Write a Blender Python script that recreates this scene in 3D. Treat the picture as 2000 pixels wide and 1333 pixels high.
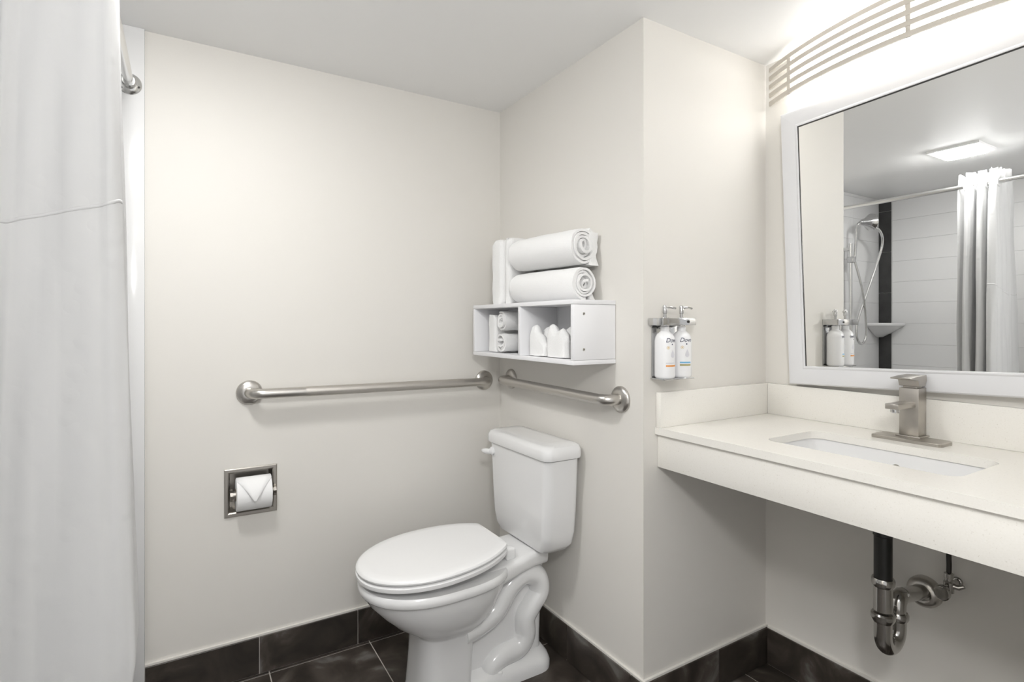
import bpy, bmesh, math, random
from mathutils import Vector, Matrix, noise

for o in list(bpy.data.objects):
    bpy.data.objects.remove(o)
random.seed(7)
SC = bpy.context.scene
COL = SC.collection

# ------------------------------------------------------------------ camera
cam_d = bpy.data.cameras.new('camera')
cam_d.sensor_width = 36.0
cam_d.lens = 19.17
cam_d.shift_y = -0.0167
cam_d.clip_start = 0.02
cam = bpy.data.objects.new('camera', cam_d)
cam.location = (-1.1497, -2.0020, 1.1698)
cam.rotation_euler = (math.pi / 2, 0, math.radians(58.858 - 90))
COL.objects.link(cam)
SC.camera = cam

# ------------------------------------------------------------------ world, exposure, light levels
world = bpy.data.worlds.new('world')
SC.world = world
world.use_nodes = True
world.node_tree.nodes['Background'].inputs[0].default_value = (1, 1, 1, 1)
world.node_tree.nodes['Background'].inputs[1].default_value = 0.75
SC.view_settings.view_transform = 'Standard'
SC.view_settings.look = 'None'
SC.view_settings.gamma = 1.0
SC.view_settings.use_curve_mapping = False
SC.view_settings.exposure = 0.12
CEILING_LAMP = 82.0       # emission of the ceiling lamp's diffuser
VANITY_LAMP = 9.5        # emission of the diffuser above the mirror

FILL_LAMP = 92.0          # emission of the fill globe added out of view behind the camera

# ------------------------------------------------------------------ room measures (metres)
W1 = 0.840      # depth of the chase beside the toilet
W2 = 0.579      # vanity wall
H = 2.064       # ceiling
XT = -2.06      # tub wall
TE = -1.248     # edge of the tub tiling
YE = -1.80      # end of the vanity niche
YF = -2.45      # side left open for the white fill light

# ------------------------------------------------------------------ materials
def mat(name, base, rough=0.5, metal=0.0, coat=0.0, spec=0.5):
    m = bpy.data.materials.new(name)
    m.use_nodes = True
    b = m.node_tree.nodes['Principled BSDF']
    b.inputs['Base Color'].default_value = (*base, 1)
    b.inputs['Roughness'].default_value = rough
    b.inputs['Metallic'].default_value = metal
    b.inputs['Coat Weight'].default_value = coat
    b.inputs['Specular IOR Level'].default_value = spec
    return m

def nodes(m):
    nt = m.node_tree
    return nt, nt.nodes, nt.links, nt.nodes['Principled BSDF']

def add_bump(m, scale, strength, dist=0.002, detail=3.0, stretch=(1, 1, 1)):
    nt, N, L, b = nodes(m)
    tc = N.new('ShaderNodeTexCoord'); mp = N.new('ShaderNodeMapping')
    mp.inputs['Scale'].default_value = stretch
    nz = N.new('ShaderNodeTexNoise'); nz.inputs['Scale'].default_value = scale
    nz.inputs['Detail'].default_value = detail
    bp = N.new('ShaderNodeBump'); bp.inputs['Strength'].default_value = strength
    bp.inputs['Distance'].default_value = dist
    L.new(tc.outputs['Object'], mp.inputs[0]); L.new(mp.outputs[0], nz.inputs['Vector'])
    L.new(nz.outputs['Fac'], bp.inputs['Height']); L.new(bp.outputs[0], b.inputs['Normal'])
    return nz

def add_colour_noise(m, stops, scale, detail=4.0, per_object=False, distortion=0.0):
    nt, N, L, b = nodes(m)
    tc = N.new('ShaderNodeTexCoord')
    nz = N.new('ShaderNodeTexNoise'); nz.inputs['Scale'].default_value = scale
    nz.inputs['Detail'].default_value = detail
    nz.inputs['Distortion'].default_value = distortion
    if per_object:
        oi = N.new('ShaderNodeObjectInfo'); va = N.new('ShaderNodeVectorMath'); va.operation = 'ADD'
        mu = N.new('ShaderNodeMath'); mu.operation = 'MULTIPLY'; mu.inputs[1].default_value = 37.0
        L.new(oi.outputs['Random'], mu.inputs[0]); L.new(mu.outputs[0], va.inputs[1])
        L.new(tc.outputs['Object'], va.inputs[0]); L.new(va.outputs[0], nz.inputs['Vector'])
    else:
        L.new(tc.outputs['Object'], nz.inputs['Vector'])
    cr = N.new('ShaderNodeValToRGB')
    e = cr.color_ramp.elements
    while len(e) < len(stops):
        e.new(0.5)
    for i, (p, c) in enumerate(stops):
        e[i].position = p; e[i].color = (*c, 1)
    L.new(nz.outputs['Fac'], cr.inputs[0]); L.new(cr.outputs[0], b.inputs['Base Color'])
    return cr

M = {}
M['paint'] = mat('wall_paint', (0.772, 0.750, 0.708), 0.55, spec=0.3); add_bump(M['paint'], 180, 0.06, 0.001)
M['ceiling'] = mat('ceiling_paint', (0.92, 0.92, 0.915), 0.45, spec=0.4); add_bump(M['ceiling'], 120, 0.05, 0.001)
M['slate'] = mat('slate_tile', (0.05, 0.045, 0.04), 0.38)
add_colour_noise(M['slate'], [(0.30, (0.018, 0.015, 0.0125)), (0.50, (0.048, 0.039, 0.032)), (0.60, (0.080, 0.067, 0.057)), (0.68, (0.16, 0.15, 0.14))], 6.0, 8, True, 1.2)
add_bump(M['slate'], 26, 0.18, 0.002, 6)
M['grout'] = mat('grout', (0.55, 0.51, 0.47), 0.85)
M['caulk'] = mat('cream_caulk', (0.80, 0.775, 0.73), 0.5)
M['white_tile'] = mat('white_tile', (0.80, 0.80, 0.80), 0.14); add_bump(M['white_tile'], 9, 0.03, 0.002)
M['white_grout'] = mat('white_grout', (0.76, 0.76, 0.75), 0.8)
M['dark_tile'] = mat('dark_accent_tile', (0.035, 0.034, 0.033), 0.3)
add_colour_noise(M['dark_tile'], [(0.3, (0.026, 0.025, 0.025)), (0.7, (0.05, 0.05, 0.049))], 12, 5, True)
M['porcelain'] = mat('porcelain', (0.83, 0.83, 0.83), 0.12, coat=0.3)
M['seat'] = mat('seat_plastic', (0.88, 0.88, 0.88), 0.25)
M['laminate'] = mat('white_laminate', (0.86, 0.86, 0.875), 0.4)
M['towel'] = mat('white_terry', (0.90, 0.90, 0.895), 0.95, spec=0.1); add_bump(M['towel'], 420, 0.55, 0.003, 2)
M['nickel'] = mat('brushed_nickel', (0.46, 0.435, 0.40), 0.34, 1.0); add_bump(M['nickel'], 60, 0.05, 0.001, 2, (1, 1, 14))
M['steel'] = mat('satin_steel', (0.56, 0.54, 0.51), 0.30, 1.0); add_bump(M['steel'], 300, 0.05, 0.0005)
M['grip'] = mat('peened_steel', (0.57, 0.545, 0.51), 0.42, 1.0); add_bump(M['grip'], 700, 0.35, 0.001)
M['chrome'] = mat('chrome', (0.60, 0.60, 0.60), 0.10, 1.0)
M['trap_chrome'] = mat('tarnished_chrome', (0.50, 0.49, 0.47), 0.16, 1.0)
M['rod'] = mat('polished_rod', (0.72, 0.72, 0.71), 0.2, 1.0)
M['black'] = mat('black_pipe', (0.012, 0.012, 0.011), 0.38)
M['dark'] = mat('dark_edge_shade', (0.06, 0.058, 0.055), 0.35, 0.8)
M['paper'] = mat('tissue_paper', (0.91, 0.91, 0.91), 0.95, spec=0.1); add_bump(M['paper'], 260, 0.2, 0.001)
M['card'] = mat('cardboard', (0.45, 0.36, 0.26), 0.9)
M['quartz'] = mat('cream_quartz', (0.87, 0.85, 0.80), 0.22)
add_colour_noise(M['quartz'], [(0.25, (0.70, 0.67, 0.61)), (0.32, (0.855, 0.835, 0.785)), (0.7, (0.875, 0.855, 0.81))], 330, 2)
M['frame'] = mat('mirror_frame', (0.76, 0.765, 0.785), 0.33)
M['mirror'] = mat('mirror_silver', (0.90, 0.905, 0.90), 0.0, 1.0)
M['slat'] = mat('fixture_slat', (0.60, 0.56, 0.50), 0.45)
M['curtain'] = mat('curtain_cloth', (0.86, 0.86, 0.86), 0.8, spec=0.2)
M['bottle'] = mat('white_bottle', (0.86, 0.86, 0.87), 0.25)
M['ink'] = mat('navy_ink', (0.03, 0.035, 0.08), 0.5)
M['gold'] = mat('gold_ink', (0.62, 0.45, 0.16), 0.4)
M['orange'] = mat('orange_ink', (0.75, 0.33, 0.10), 0.5)
M['sky'] = mat('blue_ink', (0.16, 0.45, 0.72), 0.5)
M['olive'] = mat('olive_ink', (0.38, 0.34, 0.14), 0.5)
M['mist'] = mat('pale_grey_ink', (0.66, 0.66, 0.70), 0.5)
M['acrylic'] = mat('tub_acrylic', (0.86, 0.86, 0.86), 0.15)

# curtain: woven white cloth, a little light passes through, embossed dobby dots
nt, N, L, b = nodes(M['curtain'])
tc = N.new('ShaderNodeTexCoord')
vo = N.new('ShaderNodeTexVoronoi'); vo.inputs['Scale'].default_value = 34
nz = N.new('ShaderNodeTexNoise'); nz.inputs['Scale'].default_value = 11; nz.inputs['Detail'].default_value = 4
mr = N.new('ShaderNodeMapRange'); mr.inputs[1].default_value = 0.12; mr.inputs[2].default_value = 0.42
mr.inputs[3].default_value = 1.0; mr.inputs[4].default_value = 0.0
ad = N.new('ShaderNodeMath'); ad.operation = 'ADD'
bp = N.new('ShaderNodeBump'); bp.inputs['Strength'].default_value = 0.24; bp.inputs['Distance'].default_value = 0.004
L.new(tc.outputs['Object'], vo.inputs['Vector']); L.new(tc.outputs['Object'], nz.inputs['Vector'])
L.new(vo.outputs['Distance'], mr.inputs[0]); L.new(mr.outputs[0], ad.inputs[0]); L.new(nz.outputs['Fac'], ad.inputs[1])
L.new(ad.outputs[0], bp.inputs['Height']); L.new(bp.outputs[0], b.inputs['Normal'])
tr = N.new('ShaderNodeBsdfTranslucent'); tr.inputs[0].default_value = (0.93, 0.93, 0.93, 1)
mx = N.new('ShaderNodeMixShader'); mx.inputs[0].default_value = 0.45
out = N['Material Output']
L.new(b.outputs[0], mx.inputs[1]); L.new(tr.outputs[0], mx.inputs[2]); L.new(mx.outputs[0], out.inputs[0])

def emissive(name, colour, strength):
    m = mat(name, (0.9, 0.9, 0.9), 0.4)
    b = m.node_tree.nodes['Principled BSDF']
    b.inputs['Emission Color'].default_value = (*colour, 1)
    b.inputs['Emission Strength'].default_value = strength
    return m
M['lamp_ceiling'] = emissive('lit_ceiling_diffuser', (1.0, 0.995, 0.982), CEILING_LAMP)
M['lamp_fill'] = emissive('fill_globe_glow', (1.0, 0.995, 0.982), FILL_LAMP)
M['lamp_vanity'] = emissive('lit_vanity_diffuser', (1.0, 0.995, 0.982), VANITY_LAMP)

# ------------------------------------------------------------------ builders
def empty(name, loc, label=None, cat=None, group=None):
    o = bpy.data.objects.new(name, None)
    o.empty_display_size = 0.05
    o.location = loc
    COL.objects.link(o)
    if label: o['label'] = label
    if cat: o['category'] = cat
    if group: o['group'] = group
    return o

def tag(o, label=None, cat=None, group=None, kind=None):
    if label: o['label'] = label
    if cat: o['category'] = cat
    if group: o['group'] = group
    if kind: o['kind'] = kind
    return o

def world_origin(o):
    p = Vector((0, 0, 0))
    while o is not None:
        p = p + o.location
        o = o.parent
    return p

def link(name, me, m, parent=None, origin=None, label=None, smooth=None):
    """links a mesh (world coordinates) with its origin moved to its own base."""
    if smooth is not None:
        for f in me.polygons: f.use_smooth = True
        if smooth < 180:
            me.set_sharp_from_angle(angle=math.radians(smooth))
    if origin is None:
        vs = me.vertices
        xs = [v.co.x for v in vs]; ys = [v.co.y for v in vs]; zs = [v.co.z for v in vs]
        origin = Vector(((min(xs) + max(xs)) / 2, (min(ys) + max(ys)) / 2, min(zs)))
    origin = Vector(origin)
    me.transform(Matrix.Translation(-origin))
    o = bpy.data.objects.new(name, me)
    me.name = name
    if m is not None: me.materials.append(M[m])
    COL.objects.link(o)
    if parent is not None:
        o.parent = parent
        o.location = origin - world_origin(parent)
    else:
        o.location = origin
    if label: o['label'] = label
    return o

def from_bm(name, bm, m, parent=None, smooth=35, label=None, origin=None):
    bmesh.ops.recalc_face_normals(bm, faces=bm.faces)
    me = bpy.data.meshes.new(name)
    bm.to_mesh(me); bm.free()
    return link(name, me, m, parent, origin, label, smooth)

def bm_box(bm, x0, x1, y0, y1, z0, z1, bev=0.0, seg=2, rot=None):
    r = bmesh.ops.create_cube(bm, size=1.0)
    vs = r['verts']
    for v in vs:
        v.co = Vector(((x0 + x1) / 2 + v.co.x * (x1 - x0), (y0 + y1) / 2 + v.co.y * (y1 - y0), (z0 + z1) / 2 + v.co.z * (z1 - z0)))
        if rot: v.co = rot @ v.co
    if bev > 0:
        es = list({e for v in vs for e in v.link_edges})
        bmesh.ops.bevel(bm, geom=es, offset=bev, segments=seg, affect='EDGES', profile=0.5)

def box(name, x0, x1, y0, y1, z0, z1, m, parent=None, bev=0.0, seg=2, label=None, rot=None):
    bm = bmesh.new()
    bm_box(bm, min(x0, x1), max(x0, x1), min(y0, y1), max(y0, y1), min(z0, z1), max(z0, z1), bev, seg, rot)
    return from_bm(name, bm, m, parent, 35 if bev > 0 else None, label)

def bm_rings(bm, rings, closed=True, cap0=True, cap1=True):
    vr = [[bm.verts.new(p) for p in r] for r in rings]
    n = len(vr[0])
    for a, b_ in zip(vr[:-1], vr[1:]):
        for i in range(n if closed else n - 1):
            j = (i + 1) % n
            bm.faces.new((a[i], a[j], b_[j], b_[i]))
    if closed and cap0: bm.faces.new(list(reversed(vr[0])))
    if closed and cap1: bm.faces.new(vr[-1])
    return vr

def loft(name, rings, m, parent=None, cap0=True, cap1=True, smooth=40, label=None):
    bm = bmesh.new(); bm_rings(bm, rings, True, cap0, cap1)
    return from_bm(name, bm, m, parent, smooth, label)

def bm_tube(bm, pts, r, seg=16, cap=True):
    pts = [Vector(p) for p in pts]
    n = len(pts)
    rr = r if isinstance(r, (list, tuple)) else [r] * n
    t = [(pts[min(i + 1, n - 1)] - pts[max(i - 1, 0)]).normalized() for i in range(n)]
    up = Vector((0, 0, 1)) if abs(t[0].z) < 0.9 else Vector((1, 0, 0))
    u = (up - t[0] * up.dot(t[0])).normalized()
    rings = []
    for i in range(n):
        u = (u - t[i] * u.dot(t[i])).normalized()
        w = t[i].cross(u)
        rings.append([pts[i] + (u * math.cos(a) + w * math.sin(a)) * rr[i] for a in [2 * math.pi * k / seg for k in range(seg)]])
    bm_rings(bm, rings, True, cap, cap)

def tube(name, pts, r, m, parent=None, seg=16, label=None, smooth=50):
    bm = bmesh.new(); bm_tube(bm, pts, r, seg)
    return from_bm(name, bm, m, parent, smooth, label)

def bez(pts, n=8):
    """Catmull-Rom through points."""
    P = [Vector(p) for p in pts]
    out = []
    for i in range(len(P) - 1):
        p0 = P[max(i - 1, 0)]; p1 = P[i]; p2 = P[i + 1]; p3 = P[min(i + 2, len(P) - 1)]
        for k in range(n):
            t = k / n
            out.append(0.5 * ((2 * p1) + (p2 - p0) * t + (2 * p0 - 5 * p1 + 4 * p2 - p3) * t * t + (3 * p1 - p0 - 3 * p2 + p3) * t ** 3))
    out.append(P[-1])
    return out

def rounded_path(pts, rad, n=8):
    """polyline with filleted corners."""
    P = [Vector(p) for p in pts]
    out = [P[0]]
    for i in range(1, len(P) - 1):
        a = (P[i - 1] - P[i]).normalized(); c = (P[i + 1] - P[i]).normalized()
        s = P[i] + a * rad; e = P[i] + c * rad
        for k in range(n + 1):
            t = k / n
            out.append(s * (1 - t) ** 2 + P[i] * 2 * t * (1 - t) + e * t * t)
    out.append(P[-1])
    return out

def axis_matrix(origin, direction):
    d = Vector(direction).normalized()
    return Matrix.Translation(Vector(origin)) @ d.to_track_quat('Z', 'Y').to_matrix().to_4x4()

def bm_lathe(bm, prof, mtx, seg=28):
    rings = [[mtx @ Vector((max(r, 1e-4) * math.cos(a), max(r, 1e-4) * math.sin(a), z)) for a in [2 * math.pi * k / seg for k in range(seg)]] for r, z in prof]
    bm_rings(bm, rings)

def lathe(name, prof, origin, direction, m, parent=None, seg=28, label=None, smooth=35):
    bm = bmesh.new(); bm_lathe(bm, prof, axis_matrix(origin, direction), seg)
    return from_bm(name, bm, m, parent, smooth, label)

def rrect(x0, x1, y0, y1, r, n=6):
    pts = []
    for cx, cy, a0 in ((x1 - r, y1 - r, 0), (x0 + r, y1 - r, 90), (x0 + r, y0 + r, 180), (x1 - r, y0 + r, 270)):
        for k in range(n + 1):
            a = math.radians(a0 + 90 * k / n)
            pts.append((cx + r * math.cos(a), cy + r * math.sin(a)))
    return pts

def struct(o):
    o['kind'] = 'structure'
    return o

# ------------------------------------------------------------------ the room shell
T = 0.10
struct(box('ceiling', XT - T, W2 + T, YF - T, T, H, H + T, 'ceiling'))
floor = struct(box('floor', XT - T, W2 + T, YF - T, T, -0.06, -0.002, 'grout'))
# back wall with the recess for the paper holder
RX0, RX1, RZ0, RZ1 = -1.021, -0.888, 0.551, 0.681
bm = bmesh.new()
for a in ((XT - T, RX0, 0, H), (RX1, T, 0, H), (RX0, RX1, 0, RZ0), (RX0, RX1, RZ1, H)):
    bm_box(bm, a[0], a[1], 0, T, a[2], a[3])
bm_box(bm, RX0, RX1, 0.06, T, RZ0, RZ1)
bmesh.ops.remove_doubles(bm, verts=bm.verts, dist=1e-5)
wall_back = struct(from_bm('wall_back', bm, 'paint', None, None))
wall_toilet = struct(box('wall_toilet_side', 0, T, -W1, 0, 0, H, 'paint'))
wall_return = struct(box('wall_return', T, W2, -W1, -W1 + T, 0, H, 'paint'))
wall_vanity = struct(box('wall_vanity', W2, W2 + T, YE, -W1 + T, 0, H, 'paint'))
struct(box('wall_vanity_end', 0.0, W2 + T, YE - T, YE, 0, H, 'paint'))
struct(box('wall_right', 0.0, T, YF, YE - T, 0, H, 'paint'))
wall_tub = struct(box('wall_tub', XT - T, XT, -1.56, 0, 0, H, 'white_grout'))
wall_tub_end = struct(box('wall_tub_end', XT - T, TE - 0.04, -1.66, -1.56, 0, H, 'paint'))
struct(box('wall_left', -1.95 - T, -1.95, YF, -1.66, 0, H, 'paint'))
# front wall left out so the even white world adds fill light

# tiles as pieces
tile_cache = {}
def tile(parent, size, centre, m, bev=0.0012, name='tile'):
    key = (tuple(round(s, 4) for s in size), m, bev)
    if key not in tile_cache:
        bm = bmesh.new()
        sx, sy, sz = size
        bm_box(bm, -sx / 2, sx / 2, -sy / 2, sy / 2, -sz / 2, sz / 2, bev, 1)
        bmesh.ops.recalc_face_normals(bm, faces=bm.faces)
        me = bpy.data.meshes.new(name); bm.to_mesh(me); bm.free()
        me.materials.append(M[m])
        tile_cache[key] = me
    o = bpy.data.objects.new(name, tile_cache[key])
    COL.objects.link(o)
    o.parent = parent
    o.location = Vector(centre) - world_origin(parent)
    return o

G = 0.0035
def spans(lo, hi, start, step):
    s = start
    while s > lo: s -= step
    r = []
    while s < hi:
        a, b_ = max(s, lo), min(s + step, hi)
        if b_ - a > 0.015: r.append((a, b_))
        s += step
    return r
floor_zones = [(-1.34, 0.0, -W1, 0.0), (-1.34, W2, YE, -W1), (-1.34, 0.0, YF, YE)]
for (x0, x1, y0, y1) in floor_zones:
    for a, b_ in spans(x0, x1, -0.56, 0.34):
        for c, d in spans(y0, y1, -0.36, 0.34):
            tile(floor, (b_ - a - G, d - c - G, 0.012), ((a + b_) / 2, (c + d) / 2, -0.006), 'slate')

HB = 0.126
def baseboard(name, axis, fixed, sign, cuts):
    """cuts along the wall; sign = direction from the wall into the room."""
    lo, hi = min(cuts), max(cuts)
    def bx3(n, a, b_, d0, d1, z0, z1, m, par=None, bev=0):
        if axis == 'x': return box(n, a, b_, fixed + sign * d0, fixed + sign * d1, z0, z1, m, par, bev)
        return box(n, fixed + sign * d0, fixed + sign * d1, a, b_, z0, z1, m, par, bev)
    base = struct(bx3(name, lo, hi, 0, 0.0065, 0, HB, 'grout'))
    bx3('caulk', lo, hi, 0, 0.0075, HB, HB + 0.006, 'caulk', base)
    for a, b_ in zip(sorted(cuts)[:-1], sorted(cuts)[1:]):
        g = 0.0025
        c = (a + b_) / 2
        if axis == 'x': tile(base, (b_ - a - g, 0.009, HB - 0.004), (c, fixed + sign * 0.0055, HB / 2), 'slate')
        else: tile(base, (0.009, b_ - a - g, HB - 0.004), (fixed + sign * 0.0055, c, HB / 2), 'slate')
    return base
baseboard('baseboard_back', 'x', 0.0, -1, [TE, -0.930, -0.602, -0.272, 0.0])
baseboard('baseboard_toilet_side', 'y', 0.0, -1, [-W1 - 0.01, -0.794, -0.481, -0.168, -0.0105])
baseboard('baseboard_return', 'x', -W1, -1, [0.0, 0.323, W2])
baseboard('baseboard_vanity', 'y', W2, -1, [YE, -1.51, -1.18, -W1 - 0.0105])

# tub tiling: white courses, dark accent strip in the corner
CO = 0.145
tile_rows = []
z = 1.173
while z > 0.40: z -= CO
while z < H:
    a, b_ = max(z, 0.40), min(z + CO, H)
    if b_ - a > 0.02: tile_rows.append((a, b_))
    z += CO
wall_tub_back = struct(box('wall_tub_tiled', XT, TE, -0.006, 0, 0.0, H, 'white_grout'))
for i, (a, b_) in enumerate(tile_rows):
    for c, d in ((XT, -1.70), (-1.70, TE - 0.085)):
        tile(wall_tub_back, (d - c - 0.0009, 0.003, b_ - a - 0.0009), ((c + d) / 2, -0.0070, (a + b_) / 2), 'white_tile', 0.0006)
    for c, d in ((-0.53, -0.096), (-0.97, -0.53), (-1.41, -0.97), (-1.56, -1.41)):
        tile(wall_tub, (0.004, d - c - 0.0009, b_ - a - 0.0009), (XT + 0.002, (c + d) / 2, (a + b_) / 2), 'white_tile')
    for c, d in ((XT, -1.66), (-1.66, TE - 0.04)):
        tile(wall_tub_end, (d - c - 0.0009, 0.004, b_ - a - 0.0009), ((c + d) / 2, -1.558, (a + b_) / 2), 'white_tile')
z = 1.68
while z > 0.40: z -= 0.29
while z < H:
    a, b_ = max(z, 0.40), min(z + 0.29, H - 0.02)
    if b_ - a > 0.02: tile(wall_tub, (0.005, 0.080, b_ - a - 0.002), (XT + 0.0025, -0.0515, (a + b_) / 2), 'dark_tile')
    z += 0.29
# bullnose edge of the tiling
box('edge_strip', TE - 0.085, TE, -0.0125, 0, 0.0, H, 'white_tile', wall_tub_back, 0.0015)

# ------------------------------------------------------------------ toilet
YC = -0.384
toilet = empty('toilet', (-0.35, YC, 0), 'white two piece toilet with closed lid in the corner under the towel shelf', 'toilet')

def oval(xf, xb, hw, z, n=40, pf=2.2, pb=3.2, frac=0.45, slope=0.0):
    """egg outline: front tip at xf (negative x), back at xb; widest at frac from the front."""
    xm = xf + (xb - xf) * frac
    pts = []
    for k in range(n):
        a = 2 * math.pi * k / n
        c, s = math.cos(a), math.sin(a)
        if c < 0: p, L_ = pf, xm - xf
        else: p, L_ = pb, xb - xm
        x = xm + math.copysign(abs(c) ** (2 / p), c) * L_
        y = YC + math.copysign(abs(s) ** (2 / p), s) * hw
        pts.append(Vector((x, y, z + slope * (x - xf))))
    return pts
# bowl with front column
rings = [oval(-0.545, -0.375, 0.106, 0.0, pf=3.5, pb=6, frac=0.6),
         oval(-0.540, -0.372, 0.103, 0.02, pf=3.5, pb=6, frac=0.6),
         oval(-0.533, -0.365, 0.099, 0.12, pf=3.3, pb=6, frac=0.6),
         oval(-0.530, -0.355, 0.099, 0.205, pf=3.2, pb=5, frac=0.55),
         oval(-0.534, -0.345, 0.104, 0.214, pf=3.0, pb=4, frac=0.52),
         oval(-0.560, -0.315, 0.120, 0.230, pf=2.5, pb=3.4, frac=0.5),
         oval(-0.600, -0.285, 0.140, 0.256, pf=2.3, pb=3, frac=0.47),
         oval(-0.640, -0.265, 0.158, 0.293, pf=2.2, pb=2.8, frac=0.47),
         oval(-0.675, -0.245, 0.171, 0.333, pf=2.2, pb=2.8, frac=0.47),
         oval(-0.686, -0.238, 0.174, 0.3585, pf=2.2, pb=2.8, frac=0.47),
         oval(-0.695, -0.232, 0.181, 0.3610, pf=2.2, pb=2.8, frac=0.47),
         oval(-0.699, -0.230, 0.1835, 0.3660, pf=2.2, pb=2.8, frac=0.47),
         oval(-0.699, -0.230, 0.1835, 0.3830, pf=2.2, pb=2.8, frac=0.47),
         oval(-0.693, -0.234, 0.178, 0.3900, pf=2.2, pb=2.8, frac=0.47)]
bm = bmesh.new(); bm_rings(bm, rings)
# deck that carries the tank
def deck_ring(x, hw, z0, z1, r=0.018):
    return [Vector((x, YC + p[0], p[1])) for p in rrect(-hw, hw, z0, z1, r, 4)]
bm_rings(bm, [deck_ring(-0.36, 0.138, 0.325, 0.390), deck_ring(-0.28, 0.126, 0.335, 0.392), deck_ring(-0.20, 0.108, 0.345, 0.398), deck_ring(-0.14, 0.098, 0.352, 0.406), deck_ring(-0.085, 0.092, 0.352, 0.4095), deck_ring(-0.078, 0.085, 0.36, 0.404)])
# web and foot behind the column
def plan_ring(x0, x1, hw, z, r=0.03):
    return [Vector((p[0], YC + p[1], z)) for p in rrect(x0, x1, -hw, hw, min(r, hw - 0.002), 5)]
bm_rings(bm, [plan_ring(-0.42, -0.085, 0.062, 0.0), plan_ring(-0.42, -0.085, 0.060, 0.10), plan_ring(-0.42, -0.075, 0.052, 0.22), plan_ring(-0.40, -0.070, 0.058, 0.33), plan_ring(-0.40, -0.080, 0.070, 0.37)])
bm_rings(bm, [plan_ring(-0.45, -0.060, 0.108, 0.0, 0.06), plan_ring(-0.45, -0.060, 0.108, 0.022, 0.06), plan_ring(-0.45, -0.066, 0.100, 0.040, 0.06), plan_ring(-0.44, -0.08, 0.06, 0.062, 0.05)])
bowl = from_bm('bowl', bm, 'porcelain', toilet, 45)
for s in (-1, 1):
    yo = YC + s * 0.055
    path = bez([(-0.40, yo + s * 0.012, 0.195), (-0.335, yo, 0.200), (-0.270, yo, 0.232), (-0.222, yo, 0.292), (-0.165, yo, 0.325), (-0.112, yo, 0.305), (-0.100, yo, 0.255), (-0.130, yo, 0.215), (-0.157, yo, 0.175), (-0.157, yo, 0.12), (-0.185, yo, 0.085), (-0.25, yo, 0.075), (-0.285, yo, 0.055), (-0.29, yo, 0.03)], 7)
    tube('trapway', path, 0.0385, 'porcelain', bowl, 18)
    lathe('bolt_cap', [(0.014, 0), (0.014, 0.008), (0.010, 0.017), (0, 0.020)], (-0.272, YC + s * 0.088, 0.028), (0, 0, 1), 'porcelain', bowl, 16)
# seat ring and lid, both rising a little to the hinges
SL = 0.055
def lid_outline(inset, z):
    """elongated lid: half ellipse in front, sides tapering straight to a square back."""
    xf, xm, xb, hw, hb = -0.706 + inset, -0.480, -0.250 - inset * 0.4, 0.186 - inset, max(0.02, 0.100 - inset)
    half = [(xm + (xf - xm) * math.cos(a), hw * math.sin(a) ** 0.95) for a in [math.pi / 2 * k / 18 for k in range(19)]]
    P0, P1, P2 = Vector((xm, hw, 0)), Vector((xm + 0.095, hw, 0)), Vector((xb - 0.008, hb + 0.012, 0))
    P1b = Vector((-0.315, hb + 0.060, 0))
    for k in range(1, 13):
        t = k / 12
        p = P0 * (1 - t) ** 3 + P1 * 3 * t * (1 - t) ** 2 + P1b * 3 * t * t * (1 - t) + P2 * t ** 3
        half.append((p.x, p.y))
    half += [(xb - 0.0035, hb + 0.006), (xb, hb - 0.004), (xb + 0.001, min(0.05, hb * 0.5))]
    pts = [(x, y) for x, y in half] + [(x, -y) for x, y in reversed(half)][:-1]
    return [Vector((x, YC + y, z + SL * (x - xf))) for x, y in pts]
seat_r = [lid_outline(0.006, 0.4025), lid_outline(0.001, 0.4055), lid_outline(0.0, 0.410), lid_outline(0.0, 0.4165), lid_outline(0.005, 0.4205)]
loft('seat', seat_r, 'seat', toilet)
def lid_ring(inset, z):
    return lid_outline(inset, z)
loft('seat_lid', [lid_ring(0.006, 0.4235), lid_ring(0.001, 0.4265), lid_ring(0.0, 0.431), lid_ring(0.003, 0.4365), lid_ring(0.010, 0.4395), lid_ring(0.035, 0.4413), lid_ring(0.075, 0.4425)], 'seat', toilet)
for s in (-1, 1):
    box('hinge', -0.243, -0.208, YC + s * 0.070 - 0.016, YC + s * 0.070 + 0.016, 0.3935, 0.432, 'seat', toilet, 0.007, 3)
for s in (-1, 1):
    box('bumper', -0.52, -0.49, YC + s * 0.12 - 0.01, YC + s * 0.12 + 0.01, 0.389, 0.414, 'seat', toilet, 0.003)
# tank
def tank_ring(hw, x0, x1, z, r=0.03):
    return [Vector((p[0], YC + 0.006 + p[1], z)) for p in rrect(x0, x1, -hw, hw, r, 6)]
tank = loft('tank', [tank_ring(0.125, -0.128, -0.035, 0.4095), tank_ring(0.150, -0.140, -0.026, 0.414), tank_ring(0.168, -0.147, -0.020, 0.435), tank_ring(0.178, -0.150, -0.018, 0.475),
                     tank_ring(0.185, -0.152, -0.017, 0.56), tank_ring(0.190, -0.154, -0.016, 0.66), tank_ring(0.193, -0.156, -0.016, 0.724)], 'porcelain', toilet)
loft('tank_lid', [tank_ring(0.193, -0.156, -0.014, 0.7245), tank_ring(0.201, -0.163, -0.010, 0.728), tank_ring(0.203, -0.165, -0.009, 0.737), tank_ring(0.202, -0.164, -0.010, 0.757),
                  tank_ring(0.196, -0.158, -0.014, 0.769), tank_ring(0.184, -0.147, -0.022, 0.774), tank_ring(0.14, -0.12, -0.05, 0.7755)], 'porcelain', toilet)
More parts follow.
